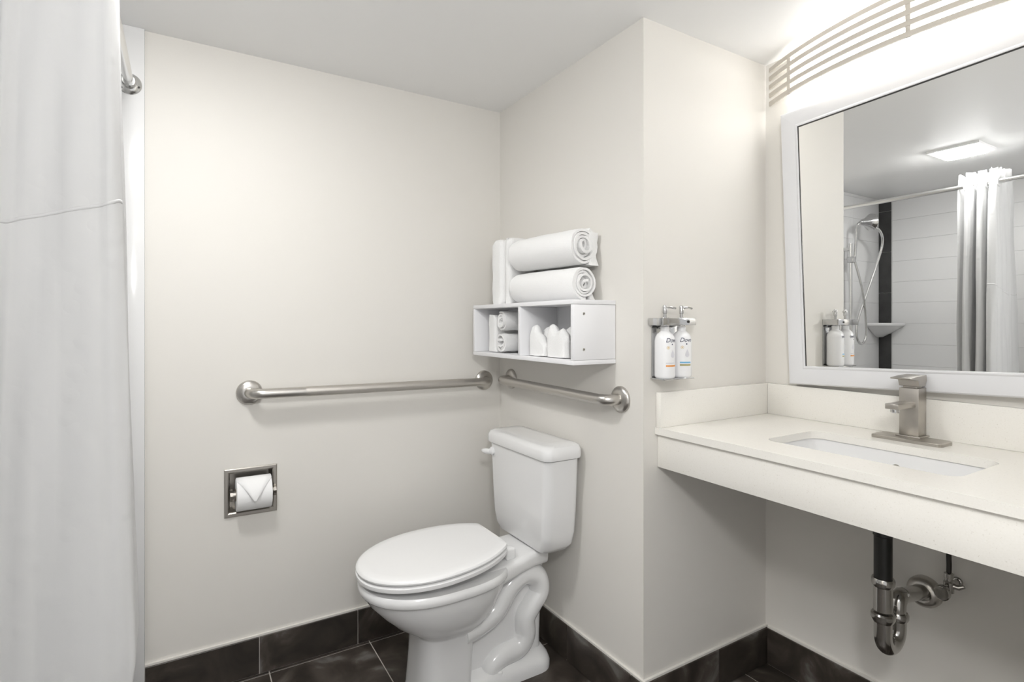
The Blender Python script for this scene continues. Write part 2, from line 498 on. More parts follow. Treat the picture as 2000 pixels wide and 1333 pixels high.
lever = lathe('flush_lever', [(0.0155, 0), (0.0155, 0.005), (0.011, 0.009), (0.010, 0.018), (0, 0.019)], (-0.155, YC + 0.168, 0.694), (-1, 0, 0), 'porcelain', toilet, 20)
tube('handle', [(-0.168, YC + 0.162, 0.694), (-0.174, YC + 0.174, 0.694), (-0.178, YC + 0.190, 0.693), (-0.178, YC + 0.204, 0.692)], [0.009, 0.0105, 0.0095, 0.006], 'porcelain', lever, 12)

# ------------------------------------------------------------------ paper holder and roll
holder = empty('toilet_paper_holder', (-0.9545, 0, 0.616), 'square brushed nickel recessed toilet paper holder set in the wall', 'paper holder')
PX0, PX1, PZ0, PZ1 = -1.034, -0.875, 0.537, 0.695
bm = bmesh.new()
o_ = [(PX0, PZ0), (PX1, PZ0), (PX1, PZ1), (PX0, PZ1)]
i_ = [(RX0 + 0.001, RZ0 + 0.001), (RX1 - 0.001, RZ0 + 0.001), (RX1 - 0.001, RZ1 - 0.001), (RX0 + 0.001, RZ1 - 0.001)]
def fr(pts, y): return [bm.verts.new((p[0], y, p[1])) for p in pts]
def ins(pts, d): 
    return [(p[0] + (d if k in (0, 3) else -d), p[1] + (d if k in (0, 1) else -d)) for k, p in enumerate(pts)]
v = [fr(o_, -0.0002), fr(o_, -0.004), fr(ins(o_, 0.003), -0.0065), fr(ins(i_, -0.004), -0.0065), fr(i_, -0.003), fr(i_, 0.010)]
for a, b_ in zip(v[:-1], v[1:]):
    for k in range(4): bm.faces.new((a[k], a[(k + 1) % 4], b_[(k + 1) % 4], b_[k]))
from_bm('frame', bm, 'nickel', holder, None)
bm = bmesh.new()
v = [fr(i_, 0.002), fr(ins(i_, 0.006), 0.050)]
for k in range(4): bm.faces.new((v[0][k], v[0][(k + 1) % 4], v[1][(k + 1) % 4], v[1][k]))
bm.faces.new(v[1])
from_bm('recess', bm, 'nickel', holder, None)
RC = Vector((-0.9485, -0.014, 0.611))
for x0, x1 in ((-1.018, -1.010), (-0.888, -0.880)):
    bm = bmesh.new()
    prof = [(0.004, -0.020), (-0.012, -0.018), (-0.024, -0.010), (-0.028, 0.002), (-0.022, 0.012), (-0.010, 0.016), (0.004, 0.016)]
    bm_rings(bm, [[Vector((x, -0.004 + p[0], RC.z + p[1])) for p in prof] for x in (x0, x1)])
    from_bm('arm', bm, 'nickel', holder, 40)
lathe('roller', [(0.0, 0), (0.012, 0), (0.012, 0.012), (0.0135, 0.014), (0.0135, 0.108), (0.012, 0.110), (0.012, 0.122), (0, 0.122)], (-1.0105, RC.y, RC.z), (1, 0, 0), 'nickel', holder, 20)
roll = empty('toilet_paper_roll', (RC.x, RC.y, RC.z - 0.053), 'white toilet paper roll with folded triangle tip in recessed holder', 'toilet paper')
RR = 0.053; XR0, XR1 = -1.001, -0.896
bm = bmesh.new()
prof = [(0.021, 0), (RR - 0.002, 0), (RR, 0.0015), (RR, XR1 - XR0 - 0.0015), (RR - 0.002, XR1 - XR0), (0.021, XR1 - XR0)]
mt = axis_matrix((XR0, RC.y, RC.z), (1, 0, 0))
rings = [[mt @ Vector((r * math.cos(a), r * math.sin(a), zz)) for a in [2 * math.pi * k / 48 for k in range(48)]] for r, zz in prof]
vr = bm_rings(bm, rings, True, False, False)
for k in range(48): bm.faces.new((vr[-1][k], vr[-1][(k + 1) % 48], vr[0][(k + 1) % 48], vr[0][k]))
from_bm('sheet_roll', bm, 'paper', roll, 40)
bm = bmesh.new()
rings = [[mt @ Vector((r * math.cos(a), r * math.sin(a), zz)) for a in [2 * math.pi * k / 32 for k in range(32)]] for r, zz in ((0.0208, -0.0005), (0.0208, 0.1055), (0.0195, 0.1055), (0.0195, -0.0005))]
vr = bm_rings(bm, rings, True, False, False)
for k in range(32): bm.faces.new((vr[-1][k], vr[-1][(k + 1) % 32], vr[0][(k + 1) % 32], vr[0][k]))
from_bm('core', bm, 'card', roll, 40)
# folded triangle lying on the front of the roll, its tip standing off a little
bm = bmesh.new()
rows = []
NR = 14
for i in range(NR + 1):
    t = i / NR
    hw = 0.0515 * (1 - max(0, (t - 0.30) / 0.70)) + 0.0008
    rr = RR + 0.0012 + 0.006 * max(0, t - 0.45) ** 1.2 / 0.55
    y = RC.y - rr * math.cos(math.radians(100 - 118 * t))
    zz = RC.z + rr * math.sin(math.radians(100 - 118 * t))
    rows.append([Vector((RC.x + k * hw, y, zz)) for k in (-1, -0.5, 0, 0.5, 1)])
bm_rings(bm, rows, False)
fl = from_bm('folded_tip', bm, 'paper', roll, 60)
so = fl.modifiers.new('thick', 'SOLIDIFY'); so.thickness = 0.0008; so.offset = 1

# ------------------------------------------------------------------ grab bars
def grab_bar(p0, p1, out, label, grip):
    """p0, p1 flange centres on the wall, out = unit vector into the room."""
    p0 = Vector(p0); p1 = Vector(p1); out = Vector(out)
    root = empty('grab_bar', (p0 + p1) / 2, label, 'grab bar', 'stainless grab bars around the toilet')
    off = 0.060; r = 0.0165
    d = (p1 - p0).normalized()
    full = rounded_path([p0 + out * 0.004, p0 + out * off, p1 + out * off, p1 + out * 0.004], 0.042, 10)
    tube('rail', full, r, 'steel', root, 24)
    if grip:
        Ln = (p1 - p0).length
        tube('grip_sleeve', [p0 + out * off + d * (Ln * 0.19), p0 + out * off + d * (Ln * 0.20), p0 + out * off + d * (Ln * 0.85), p0 + out * off + d * (Ln * 0.86)], [r + 0.0001, r + 0.0005, r + 0.0005, r + 0.0001], 'grip', root, 24)
    for p in (p0, p1):
        lathe('flange', [(0.0405, 0.0), (0.0405, 0.004), (0.0375, 0.0085), (0.030, 0.0125), (0.022, 0.0145), (0.0175, 0.0150)], p + out * 0.0002, out, 'steel', root, 36)
grab_bar((-0.9597, 0, 0.942), (-0.0775, 0, 0.936), (0, -1, 0), 'long stainless grab bar with textured grip above the toilet paper holder', True)
grab_bar((0, -0.0965, 0.946), (0, -0.7455, 0.939), (-1, 0, 0), 'shorter stainless grab bar below the white cubby shelf over the toilet', False)

# ------------------------------------------------------------------ towel shelf
SX = -0.166
SY0, SY1, SZ0, SZ1 = -0.7225, -0.076, 1.0475, 1.2425
shelf = empty('wall_shelf', (SX / 2, (SY0 + SY1) / 2, SZ0), 'white laminate two cubby wall shelf holding towels above the toilet', 'shelf')
PT = 0.0135
box('top_panel', SX, -0.0005, SY0, SY1, SZ1 - PT, SZ1, 'laminate', shelf, 0.0012)
box('bottom_panel', SX, -0.0005, SY0, SY1, SZ0, SZ0 + PT, 'laminate', shelf, 0.0012)
box('back_panel', -0.010, -0.0006, SY0 + PT, SY1 - PT, SZ0 + PT, SZ1 - PT, 'laminate', shelf)
box('side_panel', SX + 0.0005, -0.0015, SY0 + 0.0005, SY0 + PT, SZ0 + PT + 0.0008, SZ1 - PT - 0.0008, 'laminate', shelf, 0.001)
box('side_panel', SX + 0.0005, -0.0015, SY1 - PT, SY1 - 0.0005, SZ0 + PT + 0.0008, SZ1 - PT - 0.0008, 'laminate', shelf, 0.001)
box('divider', SX + 0.0005, -0.010, -0.4265, -0.413, SZ0 + PT + 0.0004, SZ1 - PT - 0.0004, 'laminate', shelf, 0.001)
for zz in (1.2005, 1.0935):
    sc = lathe('screw', [(0.0048, 0), (0.0048, 0.0012), (0.0040, 0.0018), (0.0018, 0.0010), (0, 0.0010)], (-0.1265, SY0 + 0.0005, zz), (0, -1, 0), 'steel', shelf, 16)
    lathe('socket', [(0.0019, 0), (0.0019, 0.0004), (0, 0.0004)], (-0.1265, SY0 - 0.0006, zz), (0, -1, 0), 'dark', sc, 6)

# ------------------------------------------------------------------ towels
def fuzz(bm, amp, freq, seed):
    for v_ in bm.verts:
        n_ = noise.noise_vector(v_.co * freq + Vector((seed, seed * 1.7, seed * 0.3)))
        v_.co += n_ * amp

def spiral_towel(name, centre, axis, length, radius, turns, label, group, start=0.0, thick=None, flap=0.0, parent=None, hand=1):
    """a towel rolled up: one thick ribbon wound from the core outwards."""
    nt_, nl = int(turns * 22), 12
    r0 = 0.008
    pitch = (radius - r0) / turns
    th = (thick or pitch * 0.80)
    bm = bmesh.new()
    rr = random.Random(int(start * 10) + 3)
    mtx = axis_matrix(centre, axis)
    def at(i, off, l):
        t = i / nt_
        a = hand * (t * turns * 2 * math.pi) + start
        r = r0 + pitch * turns * t + off
        # inner turns are pushed in or out of the ends a little
        k = 2 * l - 1
        push = 0.007 * math.sin(a * 0.5 + start) * (1 - t) * k * abs(k) ** 6
        bulge = 1 - 0.035 * abs(k) ** 8
        x = r * math.cos(a) * bulge; y = r * math.sin(a) * bulge
        return mtx @ Vector((x, y, (l - 0.5) * length + push * 2))
    ends = []
    rings = []
    for j in range(nl + 1):
        l = j / nl
        l = 0.5 + 0.5 * math.copysign(abs(2 * l - 1) ** 0.6, 2 * l - 1)
        outer = [at(i, th / 2, l) for i in range(nt_ + 1)]
        inner = [at(i, -th / 2, l) for i in range(nt_, -1, -1)]
        rings.append(outer + inner)
    vr = bm_rings(bm, rings, True, False, False)
    n = nt_ + 1
    for ring in (vr[0], vr[-1]):
        for i in range(n - 1):
            bm.faces.new((ring[i], ring[i + 1], ring[2 * n - 2 - i], ring[2 * n - 1 - i]))
    fuzz(bm, 0.0022, 38, start)
    fuzz(bm, 0.0016, 12, start + 5)
    o = from_bm(name, bm, 'towel', parent, 70)
    if parent is None: tag(o, label, 'towel', group)
    return o

top = SZ1
GT = 'rolled white towels on the shelf'
ax_u = Vector((0.10, -1, 0.0))
lower = empty('rolled_towel', (-0.082, -0.47, top), 'lower rolled white towel lying on the white cubby shelf', 'towel', GT)
upper = empty('rolled_towel', (-0.082, -0.47, top + 0.11), 'upper rolled white towel stacked on another towel roll', 'towel', GT)
spiral_towel('roll', (-0.088, -0.494, top + 0.0555), ax_u, 0.325, 0.052, 4.6, '', '', 1.1, parent=lower)
spiral_towel('roll', (-0.088, -0.492, top + 0.1745), ax_u, 0.325, 0.060, 4.8, '', '', 2.4, parent=upper)
def flap(parent, y0, y1, z0, z1, x0, x1, seed):
    """loose tail of the towel hanging down behind the roll, several folds thick."""
    bm = bmesh.new()
    rings = []
    for j in range(9):
        t = j / 8
        zz = z0 + (z1 - z0) * t
        xx = x0 + (x1 - x0) * math.sin(t * math.pi * 0.5) ** 1.0
        th = 0.017 + 0.004 * math.sin(t * 7 + seed)
        rings.append([Vector((p[0], p[1], zz)) for p in rrect(xx - th, min(xx + th, -0.004), y0 + 0.006 * math.sin(t * 3), y1, 0.008, 4)])
    bm_rings(bm, rings)
    fuzz(bm, 0.003, 25, seed)
    from_bm('loose_end', bm, 'towel', parent, 70)
flap(upper, -0.655, -0.35, top + 0.114, top + 0.218, -0.028, -0.030, 2.0)
flap(lower, -0.640, -0.35, top + 0.004, top + 0.085, -0.024, -0.045, 4.0)
# standing folded towel
bm = bmesh.new()
stand_l = 'tall folded white towel standing at the corner end of the shelf'
stand = empty('folded_towel', (-0.075, -0.245, top), stand_l, 'towel')
for k, (y1, y0, hh, x0) in enumerate(((-0.180, -0.262, 0.240, -0.144), (-0.263, -0.304, 0.242, -0.136))):
    bm = bmesh.new()
    rings = []
    for j in range(17):
        t = j / 16
        grow = 1 - 0.40 * max(0, (t - 0.92) / 0.08) ** 2 - 0.10 * max(0, (0.05 - t) / 0.05)
        mid = (y0 + y1) / 2; hw = (y1 - y0) / 2 * grow
        rings.append([Vector((p[0], p[1], top + 0.001 + hh * t)) for p in rrect(x0 + 0.012 * (1 - grow), -0.014, mid - hw, mid + hw, 0.020, 6)])
    bm_rings(bm, rings)
    bmesh.ops.subdivide_edges(bm, edges=[e for e in bm.edges if e.calc_length() > 0.03], cuts=4, use_grid_fill=True)
    fuzz(bm, 0.0026, 22, k * 2.3)
    from_bm('fold', bm, 'towel', stand, 80)

# small cloths inside the cubbies
floor_z = SZ0 + PT + 0.001
GC = 'white washcloths in the shelf cubbies'
def block_towel(name, x0, x1, y0, y1, z0, z1, label, seed, r=0.014):
    bm = bmesh.new(); rings = []
    for j in range(9):
        t = j / 8
        g_ = 1 - 0.22 * max(0, (t - 0.86) / 0.14) ** 2
        my, hy = (y0 + y1) / 2, (y1 - y0) / 2 * g_
        rings.append([Vector((p[0], p[1], z0 + (z1 - z0) * t)) for p in rrect(x0, x1, my - hy, my + hy, r, 5)])
    bm_rings(bm, rings)
    bmesh.ops.subdivide_edges(bm, edges=[e for e in bm.edges if e.calc_length() > 0.03], cuts=3, use_grid_fill=True)
    fuzz(bm, 0.0024, 30, seed)
    return tag(from_bm(name, bm, 'towel', None, 70), label, 'washcloth', GC)
block_towel('washcloth', -0.135, -0.018, -0.200, -0.140, floor_z + 0.002, floor_z + 0.142, 'folded washcloth standing upright in the left cubby of the shelf', 1.2)
spiral_towel('washcloth', (-0.082, -0.248, floor_z + 0.040), (-1, 0, 0), 0.11, 0.0355, 3.0, 'rolled washcloth at the bottom of the left cubby', GC, 0.4)['category'] = 'washcloth'
spiral_towel('washcloth', (-0.082, -0.250, floor_z + 0.1175), (-1, 0, 0), 0.11, 0.0355, 3.0, 'rolled washcloth on top of another in the left cubby', GC, 2.0)['category'] = 'washcloth'
def pouch(y0, y1, prof_f, prof_b, hgt, label, seed, xf=-0.140, xb=-0.055):
    """pocket-folded washcloth: two layers with pointed tops."""
    root = empty('washcloth', ((xf + xb) / 2, (y0 + y1) / 2, floor_z), label, 'washcloth', GC)
    for nm, prof, a, b_ in (('front_fold', prof_f, xf, xf + 0.034), ('back_fold', prof_b, xf + 0.036, xb)):
        bm = bmesh.new()
        n = 22
        def topz(u):
            for (u0, h0), (u1, h1) in zip(prof[:-1], prof[1:]):
                if u0 <= u <= u1:
                    t = (u - u0) / (u1 - u0); t = t * t * (3 - 2 * t)
                    return h0 + (h1 - h0) * t
            return prof[-1][1]
        rings = []
        for i in range(n + 1):
            u = i / n
            y = y1 + (y0 - y1) * u
            e = min(1, math.sqrt(max(0.0, 1 - (2 * u - 1) ** 6)) + 0.12)
            hz = hgt * topz(u)
            xm = (a + b_) / 2; hx = (b_ - a) / 2 * e
            rings.append([Vector((xm - hx, y, floor_z + 0.002)), Vector((xm - hx * 1.05, y, floor_z + hz * 0.35)), Vector((xm - hx, y, floor_z + hz * 0.72)), Vector((xm - hx * 0.55, y, floor_z + hz * 0.95)),
                          Vector((xm, y, floor_z + hz)), Vector((xm + hx * 0.55, y, floor_z + hz * 0.95)), Vector((xm + hx, y, floor_z + hz * 0.72)), Vector((xm + hx * 1.05, y, floor_z + hz * 0.35)), Vector((xm + hx, y, floor_z + 0.002))])
        bm_rings(bm, rings)
        fuzz(bm, 0.0022, 34, seed)
        from_bm(nm, bm, 'towel', root, 75)
pouch(-0.532, -0.440, [(0, 0.62), (0.12, 0.98), (0.35, 1.0), (0.62, 0.72), (1, 0.42)], [(0, 0.5), (0.30, 0.9), (0.45, 0.96), (0.8, 0.6), (1, 0.35)], 0.104, 'pocket folded washcloth beside the divider in the right cubby', 3.3)
pouch(-0.645, -0.541, [(0, 0.62), (0.13, 1.0), (0.25, 1.0), (0.50, 0.80), (0.72, 0.90), (1, 0.66)], [(0, 0.55), (0.4, 0.86), (0.74, 0.98), (1, 0.70)], 0.106, 'pocket folded washcloth with two peaks by the screwed side panel', 5.1)

# ------------------------------------------------------------------ soap bracket and bottles
br = empty('soap_bracket', (0.088, -W1, 1.015), 'chrome double bottle bracket screwed to the wall by the vanity', 'bracket')
box('back_plate', 0.030, 0.150, -W1 - 0.004, -W1 - 0.0002, 1.010, 1.187, 'chrome', br, 0.0015)
bm = bmesh.new()
bm_box(bm, 0.016, 0.152, -W1 - 0.010, -W1 - 0.004, 1.166, 1.187, 0.001)
bm_box(bm, 0.016, 0.020, -W1 - 0.058, -W1 - 0.008, 1.166, 1.187, 0.001)
bm_box(bm, 0.148, 0.152, -W1 - 0.058, -W1 - 0.008, 1.166, 1.187, 0.001)
bm_box(bm, 0.085, 0.089, -W1 - 0.058, -W1 - 0.008, 1.166, 1.187, 0.001)
bm_box(bm, 0.016, 0.152, -W1 - 0.062, -W1 - 0.058, 1.166, 1.187, 0.001)
from_bm('collar_bar', bm, 'chrome', br, 30)
box('foot_ledge', 0.024, 0.148, -W1 - 0.060, -W1 - 0.004, 1.008, 1.012, 'chrome', br, 0.001)
lathe('lock_screw', [(0.004, 0), (0.004, 0.002), (0.002, 0.003), (0, 0.003)], (0.119, -W1 - 0.062, 1.1765), (0, -1, 0), 'dark', br, 12)

def text_mesh(s, size, shear):
    cu = bpy.data.curves.new('lettering', 'FONT')
    cu.body = s; cu.size = size; cu.shear = shear; cu.align_x = 'CENTER'; cu.extrude = 0.0
    cu.resolution_u = 3; cu.space_character = 0.92
    o = bpy.data.objects.new('lettering', cu); COL.objects.link(o)
    bpy.context.view_layer.update()
    dg = bpy.context.evaluated_depsgraph_get()
    me = bpy.data.meshes.new_from_object(o.evaluated_get(dg))
    bpy.data.objects.remove(o); bpy.data.curves.remove(cu)
    me.materials.clear()
    return me

def wrap(verts, cx, cy, r, zc, a0):
    """flat (u,v) -> on the bottle; a0 = heading of the label's middle."""
    outp = []
    for u, v_ in verts:
        a = a0 + u / r
        outp.append(Vector((cx + r * math.cos(a), cy + r * math.sin(a), zc + v_)))
    return outp

def soap_bottle(cx, cy, label, top_c, bot_c, heading):
    root = empty('soap_bottle', (cx, cy, 1.0125), label, 'bottle', 'white pump bottles in the wall bracket')
    r = 0.0292
    z0 = 1.0125
    lathe('body', [(0.0, 0.0), (r - 0.004, 0.0), (r - 0.001, 0.003), (r, 0.008), (r, 0.108), (r - 0.002, 0.119), (r - 0.007, 0.128), (r - 0.013, 0.133), (0.013, 0.136), (0.0125, 0.150), (0, 0.150)], (cx, cy, z0), (0, 0, 1), 'bottle', root, 36)
    pump = lathe('pump', [(0.0, 0), (0.0135, 0), (0.0135, 0.020), (0.012, 0.024), (0.005, 0.0245), (0.005, 0.036), (0.0068, 0.037), (0.0068, 0.056), (0.005, 0.060), (0, 0.0605)], (cx, cy, z0 + 0.1515), (0, 0, 1), 'chrome', root, 24)
    tube('spout', rounded_path([(cx, cy, z0 + 0.206), (cx + 0.020, cy - 0.006, z0 + 0.206), (cx + 0.034, cy - 0.010, z0 + 0.203)], 0.006, 4), 0.0032, 'chrome', pump, 10)
    a0 = math.radians(heading)
    rs = r + 0.0003
    me = text_mesh('Dove', 0.0180, 0.28)
    co = wrap([(v_.co.x, v_.co.y) for v_ in me.vertices], cx, cy, rs, z0 + 0.1045, a0)
    for v_, c in zip(me.vertices, co): v_.co = c
    link('lettering', me, 'ink', root, None, 'dark navy slanted lettering')
    def patch(name, u0, u1, v0, v1, m, n=14):
        bm = bmesh.new()
        rows = []
        for k in range(n + 1):
            u = u0 + (u1 - u0) * k / n
            rows.append(wrap([(u, v0), (u, v1)], cx, cy, rs, z0, a0))
        bm_rings(bm, rows, False)
        return from_bm(name, bm, m, root, 60)
    def disc(name, u0, v0, rad, m, inner=0.0, n=18):
        bm = bmesh.new()
        ring_o = wrap([(u0 + rad * math.cos(2 * math.pi * k / n), v0 + rad * math.sin(2 * math.pi * k / n)) for k in range(n)], cx, cy, rs, z0, a0)
        ring_i = wrap([(u0 + inner * math.cos(2 * math.pi * k / n), v0 + inner * math.sin(2 * math.pi * k / n)) for k in range(n)], cx, cy, rs, z0, a0)
        vo_ = [bm.verts.new(p) for p in ring_o]
        if inner > 0:
            vi = [bm.verts.new(p) for p in ring_i]
            for k in range(n): bm.faces.new((vo_[k], vo_[(k + 1) % n], vi[(k + 1) % n], vi[k]))
        else: bm.faces.new(vo_)
        return from_bm(name, bm, m, root, 60)
    disc('bird_mark', 0.002, 0.0985, 0.0021, 'ink')
    disc('round_badge', -0.011, 0.089, 0.0046, 'gold', 0.0036)
    disc('badge_dot', -0.011, 0.089, 0.0018, 'gold')
    # pale drop-shaped swash
    bm = bmesh.new()
    dr = [(0.004 + 0.010 * math.sin(a) * (0.5 - 0.5 * math.cos(a)) ** 0.8, 0.072 + 0.012 * math.cos(a)) for a in [2 * math.pi * k / 22 for k in range(22)]]
    bm.faces.new([bm.verts.new(p) for p in wrap(dr, cx, cy, rs, z0, a0)])
    from_bm('swash', bm, 'mist', root, 60)
    patch('upper_band', -0.018, 0.017, 0.0425, 0.0465, top_c)
    patch('lower_band', -0.018, 0.017, 0.0345, 0.0395, bot_c)
soap_bottle(0.0520, -W1 - 0.0335, 'white pump soap bottle with orange bands in the wall bracket', 'mist', 'orange', -96)
soap_bottle(0.1215, -W1 - 0.0335, 'white pump soap bottle with blue and olive bands beside the vanity', 'sky', 'olive', -112)

# ------------------------------------------------------------------ vanity counter
CZ = 0.864
CX0 = 0.046
cnt = empty('vanity_counter', (0.31, -1.32, 0.746), 'cream speckled quartz vanity counter with backsplash and deep front apron', 'counter')
KX0, KX1, KY0, KY1 = 0.166, 0.400, -1.534, -1.111
bm = bmesh.new()
def loop(pts, z):
    vs = [bm.verts.new((p[0], p[1], z)) for p in pts]
    return [bm.edges.new((vs[i], vs[(i + 1) % len(vs)])) for i in range(len(vs))]
ed = loop([(CX0, YE + 0.001), (W2 - 0.0005, YE + 0.001), (W2 - 0.0005, -W1 - 0.0005), (CX0, -W1 - 0.0005)], CZ)
ed += loop(rrect(KX0, KX1, KY0, KY1, 0.032, 7), CZ)
bmesh.ops.triangle_fill(bm, use_beauty=True, edges=ed)
r_ = bmesh.ops.extrude_face_region(bm, geom=list(bm.faces))
for v_ in [g_ for g_ in r_['geom'] if isinstance(g_, bmesh.types.BMVert)]: v_.co.z -= 0.020
from_bm('top_slab', bm, 'quartz', cnt, 30)
box('apron', CX0 + 0.010, CX0 + 0.030, YE + 0.001, -W1 - 0.0005, 0.746, CZ - 0.0202, 'quartz', cnt, 0.001)
box('backsplash', W2 - 0.020, W2 - 0.0005, YE + 0.001, -W1 - 0.0205, CZ + 0.0002, 0.9675, 'quartz', cnt, 0.001)
box('side_splash', CX0 + 0.004, W2 - 0.0005, -W1 - 0.020, -W1 - 0.0005, CZ + 0.0002, 0.9675, 'quartz', cnt, 0.001)
box('wall_cleat', CX0 + 0.031, W2 - 0.001, YE + 0.0015, YE + 0.02, 0.80, CZ - 0.0205, 'quartz', cnt)
# undermount basin
sink = empty('sink_basin', (0.283, -1.322, 0.70), 'white rectangular undermount sink basin below the square faucet', 'sink')
zs = CZ - 0.0205
bm = bmesh.new()
def rl(d, z, r): return [Vector((p[0], p[1], z)) for p in rrect(KX0 - d, KX1 + d, KY0 - d, KY1 + d, r, 7)]
bm_rings(bm, [rl(0.022, zs, 0.045), rl(0.004, zs, 0.036), rl(0.003, zs - 0.012, 0.036), rl(-0.004, zs - 0.06, 0.036), rl(-0.016, zs - 0.098, 0.04), rl(-0.040, zs - 0.118, 0.04), rl(-0.085, zs - 0.124, 0.03)], True, False, True)
bm_rings(bm, [rl(0.022, zs, 0.045), rl(0.022, zs - 0.010, 0.045), rl(0.014, zs - 0.015, 0.043), rl(0.008, zs - 0.06, 0.042), rl(-0.004, zs - 0.108, 0.046), rl(-0.04, zs - 0.132, 0.045), rl(-0.085, zs - 0.138, 0.03)], True, False, True)
bmesh.ops.remove_doubles(bm, verts=bm.verts, dist=1e-6)
from_bm('bowl', bm, 'porcelain', sink, 50)
lathe('drain_ring', [(0.0, 0), (0.021, 0), (0.021, 0.003), (0.017, 0.0045), (0.015, 0.002), (0, 0.002)], (0.318, -1.327, zs - 0.1245), (0, 0, 1), 'nickel', sink, 24)
lathe('overflow', [(0.0, 0), (0.010, 0), (0.010, 0.002), (0.006, 0.003), (0, 0.001)], (KX1 + 0.001, -1.322, zs - 0.04), (-1, 0, 0), 'nickel', sink, 18)

# ------------------------------------------------------------------ faucet
fa = empty('faucet', (0.482, -1.318, CZ), 'square brushed nickel single handle faucet behind the sink', 'faucet')
bm = bmesh.new()
pr = rrect(0.446, 0.520, -1.400, -1.238, 0.012, 3)
bm_rings(bm, [[Vector((p[0], p[1], CZ + 0.0002)) for p in pr], [Vector((p[0], p[1], CZ + 0.007)) for p in pr], [Vector((0.483 + (p[0] - 0.483) * 0.96, -1.319 + (p[1] + 1.319) * 0.98, CZ + 0.0085)) for p in pr]])
from_bm('deck_plate', bm, 'nickel', fa, 30)
FY0, FY1 = -1.3375, -1.2925
FX0, FX1 = 0.482, 0.527
box('base_flange', FX0 - 0.006, FX1 + 0.004, FY0 - 0.006, FY1 + 0.006, CZ + 0.0085, CZ + 0.0125, 'nickel', fa, 0.001)
box('body', FX0, FX1, FY0, FY1, CZ + 0.0125, 1.0015, 'nickel', fa, 0.0012)
sp = box('spout', 0.392, FX0 + 0.004, -1.3305, -1.2995, 0.9525, 0.9660, 'nickel', fa, 0.0012)
lathe('aerator', [(0.0, 0), (0.0105, 0), (0.0105, 0.008), (0.009, 0.010), (0, 0.008)], (0.410, -1.315, 0.9525), (0, 0, -1), 'chrome', sp, 20)
bm = bmesh.new()
yc = -1.315
bm_rings(bm, [[Vector((p[0], p[1], 1.0017)) for p in rrect(FX0 + 0.006, FX1 - 0.006, yc - 0.0165, yc + 0.0165, 0.003, 2)], [Vector((p[0], p[1], 1.0060)) for p in rrect(FX0 + 0.006, FX1 - 0.006, yc - 0.0165, yc + 0.0165, 0.003, 2)]])
from_bm('cartridge_neck', bm, 'nickel', fa, 30)
bm = bmesh.new()
sec = [(FX1 - 0.001, 1.0350), (FX1 + 0.001, 1.0200), (FX1 - 0.008, 1.0062), (FX0 + 0.002, 1.0062), (FX0 - 0.002, 1.0230), (FX0 - 0.045, 1.0268), (FX0 - 0.046, 1.0300), (FX0 + 0.0, 1.0335)]
bm_rings(bm, [[Vector((p[0], yy, p[1])) for p in sec] for yy in (yc - 0.0235, yc + 0.0235)])
bmesh.ops.bevel(bm, geom=list(bm.edges), offset=0.0009, segments=1, affect='EDGES')
from_bm('handle', bm, 'nickel', fa, 30)

# ------------------------------------------------------------------ drain pipe and stop valve under the counter
DX, DY = 0.320, -1.3285
dp = empty('drain_pipe', (DX, DY, 0.35), 'black tailpiece and chrome trap hanging under the counter', 'drain pipe')
lathe('tailpiece', [(0.0, 0.0), (0.0195, 0.0), (0.0195, 0.115), (0.0215, 0.117), (0.0215, 0.150), (0.030, 0.160), (0.030, 0.1685), (0.0, 0.1685)], (DX, DY, 0.535), (0, 0, 1), 'black', dp, 28)
sn = [(0.0, 0.0), (0.0205, 0.0), (0.0205, 0.058), (0.0235, 0.062), (0.0250, 0.067), (0.0250, 0.076), (0.0230, 0.080), (0.0, 0.080)]
lathe('slip_joint', sn, (DX, DY, 0.468), (0, 0, 1), 'trap_chrome', dp, 28)
lathe('trap_nut', [(0.0, 0.0), (0.0215, 0.0), (0.0235, 0.004), (0.0262, 0.010), (0.0262, 0.019), (0.0230, 0.023), (0.0, 0.023)], (DX, DY, 0.440), (0, 0, 1), 'trap_chrome', dp, 28)
EX = DX + 0.072
ub = [(DX, DY, 0.455), (DX, DY, 0.405)] + [(DX + 0.036 - 0.036 * math.cos(a), DY, 0.405 - 0.036 * math.sin(a)) for a in [math.pi * k / 14 for k in range(1, 14)]] + [(EX, DY, 0.405), (EX, DY, 0.430)]
tube('u_bend', ub, 0.0195, 'trap_chrome', dp, 24)
lathe('trap_nut', [(0.0, 0.0), (0.0215, 0.0), (0.0245, 0.006), (0.0245, 0.015), (0.0215, 0.020), (0.0, 0.020)], (EX, DY, 0.425), (0, 0, 1), 'trap_chrome', dp, 28)
tube('wall_arm', rounded_path([(EX, DY, 0.440), (EX, DY - 0.0005, 0.486), (EX + 0.06, DY + 0.004, 0.470), (W2 - 0.012, -1.316, 0.447)], 0.036, 12), 0.0185, 'trap_chrome', dp, 22)
lathe('escutcheon', [(0.041, 0.0), (0.041, 0.012), (0.038, 0.020), (0.031, 0.0265), (0.024, 0.0285), (0.0195, 0.026), (0.0195, 0.010)], (W2 - 0.0005, -1.3155, 0.4445), (-1, 0, 0), 'steel', dp, 32)
sv = empty('stop_valve', (W2 - 0.04, -1.384, 0.49), 'small chrome angle stop valve beside the drain escutcheon', 'valve')
VX = W2 - 0.052; VY, VZ = -1.3865, 0.498
lathe('wall_flange', [(0.012, 0), (0.012, 0.002), (0.010, 0.004), (0.008, 0.005)], (W2 - 0.0005, VY, VZ), (-1, 0, 0), 'trap_chrome', sv, 20)
tube('stub', [(W2 - 0.004, VY, VZ), (VX, VY, VZ)], 0.0075, 'trap_chrome', sv, 14)
